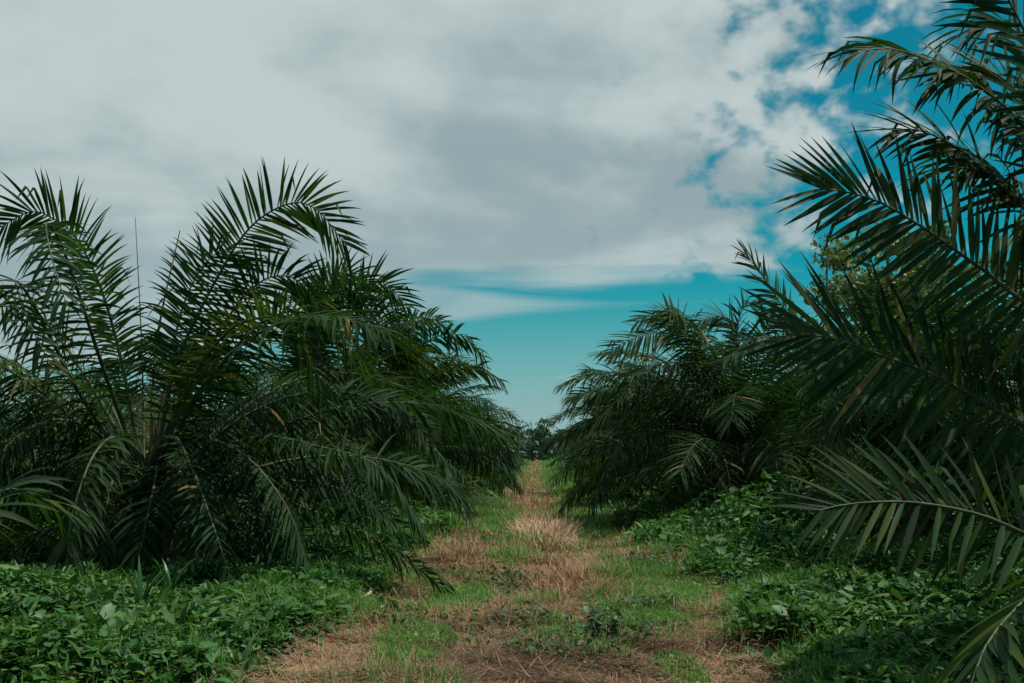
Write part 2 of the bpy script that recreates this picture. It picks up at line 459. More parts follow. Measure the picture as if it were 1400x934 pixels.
def leaflets(P, S0, rng, n=55, L=0.65, W=0.05, roll=0.0, s0=0.2, a0=76, a1=28, vee=18, droop=0.55, seg=4, fold=0.22, ragged=0.0, jit=1.0, apow=2.6):
    """verts (m, rows, 3, 3) of m leaflets along the stalk P, their bases (m,3)"""
    T, Sd, N = frond_frame(P, S0, roll)
    m = 2 * n
    s = np.repeat(np.linspace(s0, 0.995, n), 2) + rng.uniform(-0.35, 0.35, m) * (1 - s0) / n * jit
    s = np.clip(s, s0 * 0.98, 0.999)
    side = np.tile([1.0, -1.0], n)
    q = s * (len(P) - 1); i0 = np.minimum(q.astype(int), len(P) - 2); fr = (q - i0)[:, None]
    lerp = lambda A: A[i0] * (1 - fr) + A[i0 + 1] * fr
    B, t, sd, nn = lerp(P), norm(lerp(T)), norm(lerp(Sd)), norm(lerp(N))
    f = np.clip((s - s0) / (1 - s0), 0, 1)
    ln = L * np.interp(f, [0, .12, .35, .7, .92, 1], [.45, .78, 1, .96, .80, .62]) * rng.uniform(.86, 1.1, m)
    a = np.radians(a0 + (a1 - a0) * f ** apow + rng.normal(0, 4.5 * jit, m))
    v = np.radians(vee * rng.choice([1.0, 0.15, -0.5], m, p=[.5, .3, .2]) + rng.normal(0, 6 * jit, m))
    D = np.cos(a)[:, None] * t + np.sin(a)[:, None] * (np.cos(v)[:, None] * side[:, None] * sd + np.sin(v)[:, None] * nn)
    dr = droop * rng.uniform(.6, 1.5, m)
    if ragged: dr = np.where(rng.rand(m) < ragged, dr + rng.uniform(1, 2.6, m), dr)
    kink = rng.rand(m) < 0.11
    rows = seg + 1
    tt = np.linspace(0, 1, rows)
    pts = np.zeros((m, rows, 3)); dirs = np.zeros((m, rows, 3))
    pos = B.copy(); pts[:, 0] = pos
    G = np.array([0, 0, -1.0])
    for k in range(rows):
        g = dr * tt[k] ** 1.4 + np.where(kink & (tt[k] > .55), 1.6, 0)
        d = norm(D + g[:, None] * G); dirs[:, k] = d
        if k < rows - 1:
            pos = pos + d * (ln / seg)[:, None]; pts[:, k + 1] = pos
    tw = rng.normal(0, 0.35 * jit, m)
    Wv = norm(t[:, None] - np.sum(t[:, None] * dirs, -1, keepdims=True) * dirs)
    Nf = np.cross(dirs, Wv) * side[:, None, None]
    Wv2 = np.cos(tw)[:, None, None] * Wv + np.sin(tw)[:, None, None] * Nf
    Nf2 = np.cross(dirs, Wv2) * side[:, None, None]
    Nf2 = np.where(np.sum(Nf2 * nn[:, None], -1, keepdims=True) < 0, -Nf2, Nf2)
    wp = np.interp(tt, [0, .1, .35, .7, 1], [.45, .85, 1, .72, .04])
    w = W * 0.5 * rng.uniform(.8, 1.15, m)[:, None] * wp[None] * np.interp(f, [0, .8, 1], [.85, 1, .7])[:, None]
    Vv = np.stack([pts - Wv2 * w[..., None] - Nf2 * (fold * w)[..., None], pts, pts + Wv2 * w[..., None] - Nf2 * (fold * w)[..., None]], 2)
    return Vv, B


def leaflet_faces(m, rows):
    base = (np.arange(m) * rows * 3)[:, None, None]
    r = (np.arange(rows - 1) * 3)[None, :, None]
    a = np.stack([np.array([0, 1, 4, 3]), np.array([1, 2, 5, 4])])
    return (base[..., None] + r[..., None] + a[None, None]).reshape(-1, 4)


def stalk(P, length, r0=0.036, r1=0.005, sides=6):
    n = len(P); f = np.linspace(0, 1, n)
    rad = r1 + (r0 - r1) * (1 - f) ** 1.15
    rad = rad * np.where(f < 0.1, 1 + (0.1 - f) * 9, 1)
    return tube(P, rad, sides)


def arch(elev, length, bend, n=26, power=1.25, sway=0.0):
    """stalk curve in the XZ plane from the origin"""
    s = np.linspace(0, 1, n)
    th = np.radians(elev - bend * s ** power)
    d = np.stack([np.cos(th), sway * s, np.sin(th)], 1)
    P = np.zeros((n, 3)); P[1:] = np.cumsum((d[1:] + d[:-1]) / 2, 0) * length / (n - 1)
    return P


def frond_set(seed, count, n, seg, W, L):
    """a palm's worth of generic fronds, youngest (upright) first: (elevation they leave at, stalk mesh, leaflet mesh)"""
    rng = np.random.RandomState(seed); out = []
    for k in range(count):
        f = k / (count - 1)
        elev = 86 - 84 * f + rng.normal(0, 4)
        length = rng.uniform(4.5, 5.3) * np.interp(f, [0, .12, .7, 1], [.85, 1, .98, .85])
        bend = rng.uniform(52, 78) + 22 * math.sin(math.pi * min(f * 1.2, 1))
        P = arch(elev, length, bend, sway=rng.normal(0, .12), power=1.5)
        kw = dict(n=n, L=L * rng.uniform(.9, 1.08), W=W, seg=seg, roll=rng.normal(0, 28), droop=rng.uniform(.25, .8), ragged=.08 + .2 * f, vee=24, s0=.17)
        Vv, B = leaflets(P, np.array([0, 1.0, 0]), rng, **kw)
        m, rows = Vv.shape[:2]
        Vs, Fs = stalk(P[::2], length, .036, sides=5)
        old = f > .86 and rng.rand() < .25
        out.append((elev, mesh_from('frond', Vs, [Fs], [M_RACHIS], smooth=True),
                    mesh_from('leaflets', Vv.reshape(-1, 3), [leaflet_faces(m, rows)], [M_PALM2 if old else M_PALM])))
    return out


SETS = [frond_set(100 + i, 20, 102, 4, 0.042, 0.82) for i in range(3)]
FAR = [frond_set(200 + i, 14, 46, 3, 0.085, 0.85) for i in range(3)]


def trunk_mesh(seed, h, r=0.27):
    rng = np.random.RandomState(seed)
    z = np.linspace(-0.1, h, 7)
    P = np.stack([0.03 * np.sin(z * 3 + seed), 0.03 * np.cos(z * 2 + seed), z], 1)
    V, Fq = tube(P, r * np.array([1.25, 1.1, 1, 1, 1, .95, .7]), 10)
    parts = [(V, Fq)]
    # stubs of pruned leaf bases in spirals
    for k in range(int(34 * h / 1.3)):
        a = k * 2.39996; zz = 0.08 + (h - 0.1) * k / (34 * h / 1.3)
        o = np.array([math.cos(a), math.sin(a), 0]); b = np.array([-o[1], o[0], 0])
        c = o * r * .9 + np.array([0, 0, zz]); e = c + (o * .75 + np.array([0, 0, .9])) * rng.uniform(.12, .26)
        w0, w1 = .10, .055
        q = [c - b * w0 + np.array([0, 0, -.04]), c + b * w0 + np.array([0, 0, -.04]), c + b * w0 + np.array([0, 0, .06]), c - b * w0 + np.array([0, 0, .06])]
        q2 = [e - b * w1 - o * .02, e + b * w1 - o * .02, e + b * w1 + np.array([0, 0, .045]) - o * .03, e - b * w1 + np.array([0, 0, .045]) - o * .03]
        parts.append((np.array(q + q2), np.array([[0, 1, 5, 4], [1, 2, 6, 5], [2, 3, 7, 6], [3, 0, 4, 7], [4, 5, 6, 7]])))
    V, Fq = join(parts)
    return mesh_from('trunk', V, [Fq], [M_TRUNK])


TRUNKS = [trunk_mesh(i, h) for i, h in enumerate((1.25, 1.4, 1.1))]
PALMS = []


def palm(x, y, label, group, seed, kind=0, scale=1.0, count=34, emin=-90, emax=90, skip=None, far=False, dz=0.0, cat='palm tree', zscale=1.0):
    """an oil palm: trunk and generic fronds in a spiral"""
    rng = random.Random(seed)
    z = float(ground_z(np.array([x]), np.array([y]))[0])
    t = thing('oil_palm', label, cat, (x, y, z), group, 0, scale)
    tm = TRUNKS[kind % 3]
    link('trunk', tm, t)
    top = (1.25, 1.4, 1.1)[kind % 3] + dz
    lib = (FAR if far else SETS)[kind % 3]
    for k in range(count):
        f = k / (count - 1)
        e, me, lf = lib[min(int(f * (len(lib) - 1) + rng.uniform(0, .99)), len(lib) - 1)]
        a = k * 2.39996 + rng.uniform(-.25, .25) + seed
        if not (emin <= e <= emax): continue
        if skip and skip(math.degrees(a) % 360, e): continue
        o = link('frond', me, t)
        o.location = (.10 * math.cos(a), .10 * math.sin(a), top - .25 - .3 * f)
        o.rotation_euler = (rng.uniform(-.12, .12), 0, a)
        q = link('leaflets', lf, o); q['kind'] = 'stuff'
        s = rng.uniform(.92, 1.08); o.scale = (s, s if rng.random() < .5 else -s, s)
    PALMS.append(t)
    return t


def hero(t, pts, rng_seed, label=None, split=0, mat=None, smat=None, r0=0.036, lit=None, side=None, leaf_kw=None, **kw):
    """a frond that has its own place in the photograph: pts = world points of its stalk; split = how many leaflets are objects"""
    rng = np.random.RandomState(rng_seed)
    base = np.array(t.location); sc = t.scale[0]
    P, length = spline([(np.asarray(p) - base) / sc for p in pts], 40)
    h = P[-1] - P[0]; h[2] = 0
    if np.linalg.norm(h) < .3: h = np.array([1.0, 0, 0])
    S0 = np.cross(np.array([0, 0, 1.0]), norm(h)) if side is None else np.asarray(side, float)
    kw.setdefault('n', 76); kw.setdefault('seg', 5); kw.setdefault('W', .044)
    Vv, B = leaflets(P, S0, rng, **kw)
    Vs, Fs = stalk(P, length, r0, sides=7)
    fr = link('frond', mesh_from('frond', Vs, [Fs], [smat or M_RACHIS], smooth=True), t)
    if label: fr['label'] = label
    m, rows = Vv.shape[:2]
    pick = np.zeros(m, bool)
    if split:
        px, py, d = project(Vv[:, rows // 2, 1] * sc + base)
        inside = np.where((px > 0) & (px < 1400) & (py > 0) & (py < 934))[0]
        pick[inside[-split:]] = True
    f1 = leaflet_faces(1, rows)
    for i in np.where(pick)[0]:
        link('leaflet', mesh_from('leaflet', Vv[i].reshape(-1, 3) - B[i], [f1], [mat or M_PALM]), fr, B[i])
    if (~pick).any():
        k = Vv[~pick]
        o = link('leaflets', mesh_from('leaflets', k.reshape(-1, 3), [leaflet_faces(len(k), rows)], [mat or M_PALM]), fr)
        o['kind'] = 'stuff'
    return fr


def bare(name, t, pts, rad, mat, label=None):
    """a stalk without leaflets (an unopened spear, a stripped leaf)"""
    base = np.array(t.location)
    P, l = spline([np.asarray(p) - base for p in pts], 16)
    V, Fq = tube(P, np.linspace(rad, rad * .25, 16), 6)
    o = link(name, mesh_from(name, V, [Fq], [mat], smooth=True), t)
    if label: o['label'] = label
    return o


def pl(*p):
    return [at(*q) for q in p]


# ------------------------------------------------------------------ the palms beside the path
LG, RG = 'oil palms in the row left of the path', 'oil palms in the row right of the path'
# nearest on the left
def skip1(a, e):      # keep the sky open above the crown, where the photograph shows it
    return e > 60 or (e > 42 and 60 < a < 120) or (e < 34 and (a > 280 or a < 25)) or (18 < e < 56 and 238 < a < 335) or (e < 22 and 200 < a < 290)
L1 = palm(-5.3, 13.5, 'big oil palm nearest on the left, dark trunk above leafy cover', LG, 11, 0, 1.0, 52, skip=skip1)
hero(L1, pl((212, 640, 13.5), (240, 500, 13.45), (298, 378, 13.3), (343, 310, 13.2), (394, 279, 13.1), (432, 286, 13.0), (474, 336, 12.9)), 1, split=110, roll=62, n=84, L=.74, droop=.25, vee=12, W=.046, side=(0, -1, 0), a1=26)
hero(L1, pl((195, 640, 13.5), (165, 490, 13.3), (137, 392, 13.1), (103, 324, 12.9), (69, 297, 12.8), (40, 290, 12.7), (-12, 318, 12.5)), 2, split=100, roll=-62, n=82, L=.74, droop=.3, vee=12, W=.046, side=(0, 1, 0), a1=26)
hero(L1, pl((205, 640, 13.4), (262, 520, 13.0), (310, 455, 12.6), (350, 436, 12.3), (380, 437, 12.1), (412, 466, 11.9), (446, 540, 11.7)), 3, split=60, roll=30, n=76, L=.68, droop=.8, W=.042, side=(0.3, -1, 0))
hero(L1, pl((190, 640, 13.4), (140, 500, 12.6), (90, 350, 11.6), (64, 305, 10.9), (70, 350, 10.4), (92, 420, 10.1)), 4, roll=0, n=56, L=.6, droop=.9, W=.05)
hero(L1, pl((185, 650, 13.4), (110, 540, 12.4), (48, 420, 11.5), (22, 385, 11.0), (40, 440, 10.6), (70, 500, 10.4)), 5, roll=8, n=52, L=.55, droop=.9, W=.05)
hero(L1, pl((212, 650, 13.3), (236, 598, 12.6), (262, 640, 11.9), (290, 715, 11.4), (318, 798, 11.1)), 6, label='pale frond hanging down in front of the trunk', roll=28, n=46, L=.46, droop=.8, W=.045, s0=.3)
hero(L1, pl((215, 690, 13.4), (330, 668, 13.0), (430, 700, 12.6), (520, 742, 12.3), (604, 800, 12.0)), 7, roll=28, n=66, L=.5, droop=1.3, vee=25, side=(0.2, -1, 0))
hero(L1, pl((215, 660, 13.4), (340, 600, 13.2), (440, 612, 12.9), (520, 640, 12.7), (575, 720, 12.5)), 8, roll=22, n=66, L=.62, droop=1.5, vee=20)
hero(L1, pl((208, 640, 13.5), (235, 480, 13.7), (262, 390, 13.9), (300, 345, 14.1), (345, 360, 14.3)), 9, roll=40, n=56, L=.62, droop=.5, side=(0, -1, 0))
hero(L1, pl((212, 640, 13.5), (300, 500, 13.7), (380, 430, 13.9), (450, 440, 14.0), (500, 500, 14.1)), 10, roll=40, n=62, L=.7, droop=.8, side=(0, -1, 0))
hero(L1, pl((212, 640, 13.5), (290, 470, 13.4), (350, 390, 13.3), (400, 380, 13.2), (440, 420, 13.1)), 12, roll=50, n=60, L=.66, droop=.7, side=(0, -1, 0))
hero(L1, pl((188, 640, 13.5), (120, 520, 13.8), (60, 440, 14.1), (0, 420, 14.3), (-60, 470, 14.4)), 13, roll=-40, n=60, L=.66, droop=.7, side=(0, 1, 0))
hero(L1, pl((188, 650, 13.4), (130, 590, 12.9), (70, 575, 12.5), (10, 610, 12.1), (-30, 680, 11.8)), 14, roll=-15, n=70, L=.66, droop=1.1, W=.046, vee=24)
hero(L1, pl((195, 655, 13.3), (165, 600, 12.6), (130, 620, 11.9), (100, 700, 11.4), (90, 780, 11.2)), 15, roll=-25, n=64, L=.6, droop=1.2, W=.046, vee=24)
hero(L1, pl((205, 660, 13.3), (215, 640, 12.7), (205, 690, 12.1), (190, 760, 11.9)), 16, roll=0, n=56, L=.6, droop=1.3, W=.046, vee=24)
hero(L1, pl((208, 655, 13.3), (255, 600, 12.9), (330, 620, 12.5), (390, 690, 12.2), (420, 770, 12.0)), 17, roll=20, n=68, L=.62, droop=1.4, W=.046, vee=24)
hero(L1, pl((195, 650, 13.3), (168, 632, 12.8), (148, 680, 12.3), (138, 770, 12.1)), 18, roll=-12, n=64, L=.58, droop=1.5, W=.044, vee=24)
hero(L1, pl((210, 650, 13.3), (240, 640, 12.8), (262, 690, 12.4), (270, 790, 12.2)), 19, roll=12, n=64, L=.58, droop=1.5, W=.044, vee=24)
hero(L1, pl((203, 660, 13.2), (180, 668, 12.7), (172, 720, 12.3), (176, 790, 12.2)), 25, roll=-5, n=60, L=.55, droop=1.5, W=.044, vee=24)
hero(L1, pl((215, 650, 13.4), (300, 640, 13.0), (350, 690, 12.7), (372, 770, 12.5)), 26, roll=15, n=64, L=.58, droop=1.5, W=.044, vee=24)
bare('spear_leaf', L1, pl((197, 640, 13.5), (194, 480, 13.5), (185, 297, 13.5)), .018, M_STALK_Y, 'thin upright unopened spear leaf')
bare('spear_leaf', L1, pl((205, 640, 13.6), (214, 470, 13.6), (246, 315, 13.7)), .03, M_STALK_Y, 'yellow green leaning spear leaf')
bare('stripped_stalk', L1, pl((196, 640, 13.2), (212, 590, 12.9), (204, 552, 12.8)), .02, M_STALK_Y, 'short pale stripped stalk')

L0 = palm(-5.9, 4.6, 'oil palm at the left edge, only its frond tips in view', LG, 23, 1, 1.0, 22, skip=lambda a, e: e > 8 and (a < 110 or a > 330) or (a < 80 or a > 350))
hero(L0, [(-5.9, 4.6, 1.1), (-5.0, 5.5, 1.75)] + pl((-70, 700, 7.2), (10, 668, 7.7), (70, 690, 8.0)), 20, split=70, roll=12, n=50, L=.6, droop=.9, W=.06)

L2 = palm(-5.3, 22.0, 'second oil palm on the left, its rounded crown rising behind the big nearest one', LG, 37, 1, 1.02, 50, skip=lambda a, e: e > 74 or (e < 20 and 270 < a < 345) or (8 < e < 42 and (a < 40 or a > 310)))
hero(L2, pl((407, 640, 22), (425, 500, 21.8), (437, 436, 21.5), (475, 426, 21.2), (513, 434, 21.0), (546, 468, 20.8), (562, 530, 20.6)), 30, roll=38, n=66, L=.95, droop=.75, W=.07, vee=22, side=(0.1, -1, 0), split=0)
hero(L2, pl((407, 640, 22), (440, 480, 22), (480, 402, 22), (520, 385, 22), (560, 420, 22)), 31, roll=50, n=62, L=.85, droop=.3, W=.065, side=(0, -1, 0))
hero(L2, pl((407, 640, 22), (420, 480, 22), (440, 400, 22), (470, 372, 22), (505, 385, 22)), 33, roll=50, n=62, L=.8, droop=.3, W=.065, side=(0, -1, 0))
hero(L2, pl((407, 650, 22), (480, 560, 21.4), (540, 570, 20.8), (600, 620, 20.4), (640, 700, 20.0)), 32, roll=25, n=62, L=.75, droop=1.0, W=.06)

for q, (a_, b_, c_, d_, e_) in enumerate((((420, 500), (450, 420), (490, 400), (535, 420), (560, 480)), ((415, 520), (445, 470), (490, 455), (540, 480), (575, 545)),
                                        ((412, 540), (430, 430), (455, 395), (485, 400), (515, 450)), ((420, 560), (470, 510), (520, 505), (560, 535), (590, 600)))):
    hero(L2, pl((407, 640, 22), (*a_, 21.6), (*b_, 21.2), (*c_, 20.9), (*d_, 20.6), (*e_, 20.4)), 80 + q, roll=(40, 30, 45, 25)[q], n=70, L=.85, droop=(.5, .8, .4, 1.0)[q], W=.052, vee=22, side=(0.1, -1, 0))
# nearest on the right: its trunk stands just outside the frame
R1 = palm(5.3, 7.3, 'nearest oil palm at the right edge, large fronds reaching over the cover', RG, 41, 2, 1.0, 18,
          skip=lambda a, e: (e < 66 and 95 < a < 265) or (e < 60 and 80 < a < 280))
c1 = np.array([5.25, 7.2, 1.35])
hero(R1, [c1, (4.6, 6.9, 2.35)] + pl((1440, 432, 6.75), (1343, 368, 6.7), (1300, 338, 6.65), (1257, 308, 6.6), (1206, 278, 6.55), (1163, 264, 6.5), (1122, 258, 6.45)), 50, split=90, roll=74, n=82, L=.68, droop=.1, vee=10, W=.047, side=(0, -1, 0), a0=72, a1=22, jit=.7, apow=6)
hero(R1, [c1, (4.6, 7.0, 1.85)] + pl((1500, 620, 6.95), (1399, 581, 6.85), (1326, 540, 6.80), (1277, 513, 6.75), (1228, 494, 6.70), (1183, 478, 6.65), (1142, 463, 6.60), (1092, 456, 6.55)), 51, split=105, roll=70, n=88, L=.84, droop=.12, vee=14, W=.048, side=(0, -1, 0), a0=72, a1=16, jit=.8, apow=6)
hero(R1, [c1, (4.3, 6.1, 1.45)] + pl((1500, 775, 5.85), (1399, 729, 5.75), (1346, 706, 5.70), (1285, 692, 5.65), (1228, 686, 5.60), (1163, 689, 5.55), (1120, 698, 5.50)), 52, split=105, roll=62, n=82, L=.56, droop=.2, vee=20, W=.042, side=(0, -1, 0), a0=74, a1=30, jit=.8, apow=5)
hero(R1, [c1, (4.9, 7.0, 2.6)] + pl((1480, 300, 7.0), (1400, 175, 6.9), (1343, 122, 6.8), (1300, 96, 6.75), (1257, 78, 6.7), (1212, 66, 6.6), (1172, 72, 6.55)), 53, roll=38, n=76, L=.66, droop=.7, vee=12, W=.042, side=(0, -1, 0), ragged=.3)
hero(R1, [c1, (5.0, 6.9, 2.8)] + pl((1500, 210, 6.6), (1435, 110, 6.5), (1390, 22, 6.4), (1362, -30, 6.35), (1320, -90, 6.3)), 54, roll=55, n=80, L=.82, droop=.12, vee=10, W=.044, side=(0, -1, 0), a0=80, a1=50)
hero(R1, [c1, (5.0, 7.2, 2.4)] + pl((1500, 380, 7.4), (1400, 285, 7.4), (1340, 228, 7.35), (1305, 200, 7.3), (1262, 180, 7.25), (1225, 178, 7.2)), 55, roll=45, n=76, L=.66, droop=.35, vee=18, W=.042, side=(0, -1, 0))
hero(R1, [c1, (5.0, 7.4, 2.2)] + pl((1520, 430, 7.7), (1440, 330, 7.7), (1390, 262, 7.7), (1350, 230, 7.6), (1310, 232, 7.5)), 56, roll=30, n=74, L=.78, droop=1.2, vee=10, W=.045, side=(0, -1, 0))
hero(R1, [c1, (5.0, 7.1, 2.6)] + pl((1500, 330, 7.1), (1440, 200, 7.1), (1385, 120, 7.1), (1330, 90, 7.1), (1280, 105, 7.1)), 63, roll=50, n=78, L=.7, droop=.3, vee=14, W=.043, side=(0, -1, 0))
hero(R1, [c1, (5.1, 7.2, 2.6)] + pl((1480, 260, 7.6), (1430, 130, 7.6), (1400, 60, 7.6), (1370, 30, 7.6), (1335, 40, 7.6)), 64, roll=40, n=74, L=.8, droop=.8, vee=14, W=.045, side=(0, -1, 0))
hero(R1, [c1, (4.7, 6.5, 1.6)] + pl((1560, 740, 5.5), (1470, 770, 5.0), (1400, 822, 4.7), (1350, 880, 4.45), (1325, 945, 4.3)), 57, split=40, roll=-24, n=76, L=.66, droop=.45, vee=8, W=.048, side=(0.3, -1, 0), a0=66, a1=26, apow=3)

R2 = palm(5.7, 15.2, 'second oil palm on the right, half hidden behind the nearest fronds', RG, 53, 0, 0.92, 50, skip=lambda a, e: e > 80 or (e > 34 and 120 < a < 230) or (e < 46 and 130 < a < 262))
hero(R2, pl((1234, 640, 15.2), (1160, 520, 15.0), (1110, 460, 14.9), (1078, 430, 14.8), (1044, 380, 14.7), (1018, 345, 14.6)), 60, roll=48, n=62, L=.6, droop=.3, W=.05, side=(0, -1, 0), a1=26)
hero(R2, pl((1234, 640, 15.2), (1160, 580, 14.6), (1110, 560, 14.2), (1140, 548, 13.6), (1146, 590, 13.4)), 61, roll=10, n=40, L=.55, droop=.7, W=.05)
hero(R2, pl((1234, 650, 15.2), (1170, 560, 14.2), (1200, 540, 13.2), (1270, 548, 12.5), (1330, 570, 12.2)), 62, roll=-18, n=56, L=.6, droop=1.1, W=.055)
for q, (a_, b_, c_, d_) in enumerate((((1245, 520), (1270, 440), (1310, 420), (1350, 450)), ((1220, 500), (1200, 430), (1215, 400), (1250, 420)), ((1260, 540), (1310, 480), (1370, 470), (1420, 510)),
                                      ((1220, 560), (1180, 500), (1140, 490), (1100, 530)), ((1225, 590), (1190, 560), (1150, 590), (1120, 660)), ((1250, 560), (1300, 540), (1340, 580), (1370, 650)))):
    hero(R2, pl((1234, 660, 15.2), (*a_, 15.0), (*b_, 14.7), (*c_, 14.5), (*d_, 14.3)), 160 + q, roll=(40, -35, 30, -40, -20, 20)[q], n=70, L=.66, droop=.8, W=.046, vee=24)
bare('yellow_stalk', R2, pl((1128, 640, 15.0), (1126, 560, 15.0), (1122, 480, 15.0)), .04, M_STALK_Y, 'upright yellow leaf stalk')

R3 = palm(4.75, 23.8, 'third oil palm on the right with a long frond arching over the grass', RG, 61, 1, 1.06, 48, skip=lambda a, e: e > 78 or (e < 24 and 150 < a < 270))
hero(R3, pl((1005, 640, 23.8), (972, 588, 23.2), (913, 581, 22.6), (868, 590, 22.2), (846, 608, 22.0), (823, 655, 21.8), (806, 688, 21.6)), 70, roll=28, n=64, L=.78, droop=1.0, W=.062, side=(0.1, -1, 0))
hero(R3, pl((1003, 640, 23.8), (975, 520, 23.6), (936, 466, 23.4), (900, 455, 23.2), (864, 464, 23.0), (838, 478, 22.9)), 71, roll=45, n=62, L=.8, droop=.35, W=.06, side=(0, -1, 0), vee=20)
hero(R3, pl((1005, 650, 23.8), (985, 610, 22.6), (994, 640, 21.8), (1005, 705, 21.6)), 72, label='brown dying frond hanging down', mat=M_DEAD, smat=M_STALK_Y, roll=20, n=30, L=.5, droop=1.2, W=.055)
hero(R3, pl((1005, 640, 23.8), (960, 500, 23.6), (930, 440, 23.6), (905, 425, 23.6), (870, 440, 23.6)), 73, roll=50, n=56, L=.7, droop=.3, W=.06, side=(0, -1, 0))

for q, (a_, b_, c_, d_, dep) in enumerate((((1012, 520), (1004, 455), (985, 432), (955, 440), 23.4), ((1030, 520), (1045, 455), (1065, 440), (1095, 460), 23.2),
                                           ((1005, 500), (1012, 430), (1026, 418), (1045, 440), 24.0), ((990, 540), (940, 500), (890, 500), (845, 530), 22.4), ((985, 560), (930, 520), (870, 528), (820, 570), 22.0))):
    hero(R3, pl((1005, 640, 23.8), (*a_, dep + .2), (*b_, dep), (*c_, dep - .2), (*d_, dep - .4)), 180 + q, roll=(45, -40, 30, 35, 25)[q], n=72, L=.78, droop=(.4, .6, .5, .8, 1.0)[q], W=.048, vee=24, side=(0.05, -1, 0))
hero(R2, pl((1234, 650, 15.2), (1150, 520, 14.9), (1085, 470, 14.7), (1035, 462, 14.5), (990, 492, 14.3)), 190, roll=35, n=76, L=.62, droop=.7, W=.044, vee=22, side=(0.1, -1, 0))
ORD = ['third', 'fourth', 'fifth', 'sixth', 'seventh', 'eighth', 'ninth', 'tenth', 'eleventh', 'twelfth', 'thirteenth', 'fourteenth']
rnd = random.Random(3)
for i, y in enumerate([30.5, 39, 47.5, 56, 64.5, 73, 84, 97, 112, 130]):
    palm((-5.2 if y < 45 else -6.1) + rnd.uniform(-.25, .25), y, '%s oil palm from the front in the row left of the path' % ORD[i], LG, 70 + i, i, (rnd.uniform(1.04, 1.14) if y < 45 else rnd.uniform(.86, 1.04)), 42 if i < 3 else 28, far=i > 2)
for i, y in enumerate([32.4, 41, 49.5, 58, 66.5, 77, 90, 104, 121, 140]):
    palm((5.0 if y < 45 else 6.1) + rnd.uniform(-.25, .25), y, '%s oil palm from the front in the row right of the path' % ORD[i + 1], RG, 170 + i, i + 1, (rnd.uniform(1.04, 1.14) if y < 45 else rnd.uniform(.86, 1.04)), 42 if i < 3 else 28, far=i > 2)
L3 = [t for t in PALMS if t['label'].startswith('third') and t['group'] == LG][0]
for q, (a_, b_, c_, d_) in enumerate((((535, 520), (585, 466), (632, 459), (662, 488)), ((530, 540), (590, 505), (650, 502), (684, 520)), ((520, 500), (560, 440), (600, 440), (625, 470)), ((540, 570), (600, 555), (660, 575), (700, 620)))):
    hero(L3, pl((498, 630, 30.5), (*a_, 30.2), (*b_, 30), (*c_, 29.8), (*d_, 29.6)), 90 + q, roll=(35, 25, 40, 20)[q], n=60, L=.85, droop=.7, W=.07, vee=24, seg=4)
for sgn, g, lab in ((-1, 'oil palms behind the left row', 'oil palm standing behind the row left of the path'), (1, 'oil palms behind the right row', 'oil palm standing behind the row right of the path')):
    for j, y in enumerate([19, 27.5, 36, 44.5, 53]):
        palm(sgn * (13.2 + rnd.uniform(-.4, .4)), y + (2 if sgn > 0 else 0), lab, g, 300 + j * 7 + sgn, j, rnd.uniform(.86, 1.0), 26, far=y > 40)

# ------------------------------------------------------------------ broadleaf tree and woods
def leaf_cloud(centers, radii, per, size, rng, flat=.7):
    """many small leaf faces spread through clumps; 2 triangles each, folded"""
    c = np.repeat(centers, per, 0); r = np.repeat(radii, per)
    d = norm(rng.normal(size=(len(c), 3))) * (rng.rand(len(c), 1) ** .45) * r[:, None]
    d[:, 2] *= flat
    p = c + d
    n = norm(d * .5 + rng.normal(size=p.shape) * .6 + np.array([0, 0, .5]))
    a = norm(np.cross(n, rng.normal(size=p.shape))); b = np.cross(n, a)
    s = size * rng.uniform(.6, 1.3, (len(p), 1))
    V = np.stack([p - a * s, p + b * s * .45 - n * s * .12, p + a * s, p - b * s * .45 - n * s * .12], 1).reshape(-1, 3)
    i = np.arange(len(p))[:, None] * 4
    return V, np.concatenate([i + np.array([0, 1, 2]), i + np.array([0, 2, 3])])


def broadleaf(x, y, h, spread, label, seed, mat, leaf=.12, group=None, per=150, clumps=34):
    rng = np.random.RandomState(seed)
    t = thing('broadleaf_tree', label, 'tree', (x, y, 0), group)
    parts = [tube(np.array([[0, 0, -.1], [.1, 0, h * .3], [-.05, .1, h * .55], [.05, 0, h * .85]]), np.array([.16, .13, .09, .03]) * h / 8, 8)]
    cs = []
    for k in range(clumps):
        a = k * 2.4; f = rng.uniform(.36, 1); rr = spread * rng.uniform(.25, 1) * (1.15 - .6 * (f - .45))
        e = np.array([rr * math.cos(a), rr * math.sin(a), h * f])
        cs.append(e)
        if k % 2 == 0: parts.append(tube(np.array([[0, 0, h * f * .6], e * [.5, .5, 0] + [0, 0, h * f * .84], e]), np.array([.05, .035, .012]) * h / 8, 5))
    V, Fq = join(parts)
    link('trunk', mesh_from('trunk', V, [Fq], [M_BARK], smooth=True), t)
    cs = np.array(cs)
    V, Ft = leaf_cloud(cs, rng.uniform(.35, .75, len(cs)) * spread / 2.2, per, leaf, rng)
    o = link('crown', mesh_from('crown', V, [Ft], [mat]), t)
    return t


p = at(1200, 618, 27)
broadleaf(p[0] + .5, 27, 7.5, 2.5, 'yellow green broadleaf tree rising behind the right palms', 4, M_TREE, .11, per=170, clumps=64)
t = thing('bare_sapling', 'thin bare stem standing up beside the yellow green tree', 'tree', (at(1139, 618, 24)[0], 24, 0))
V, Fq = tube(np.array([[0, 0, 0], [.03, 0, 3], [-.02, 0, 5.4], [.05, 0, 7.0]]), [.05, .04, .03, .012], 6)
link('trunk', mesh_from('trunk', V, [Fq], [M_BARK], smooth=True), t)


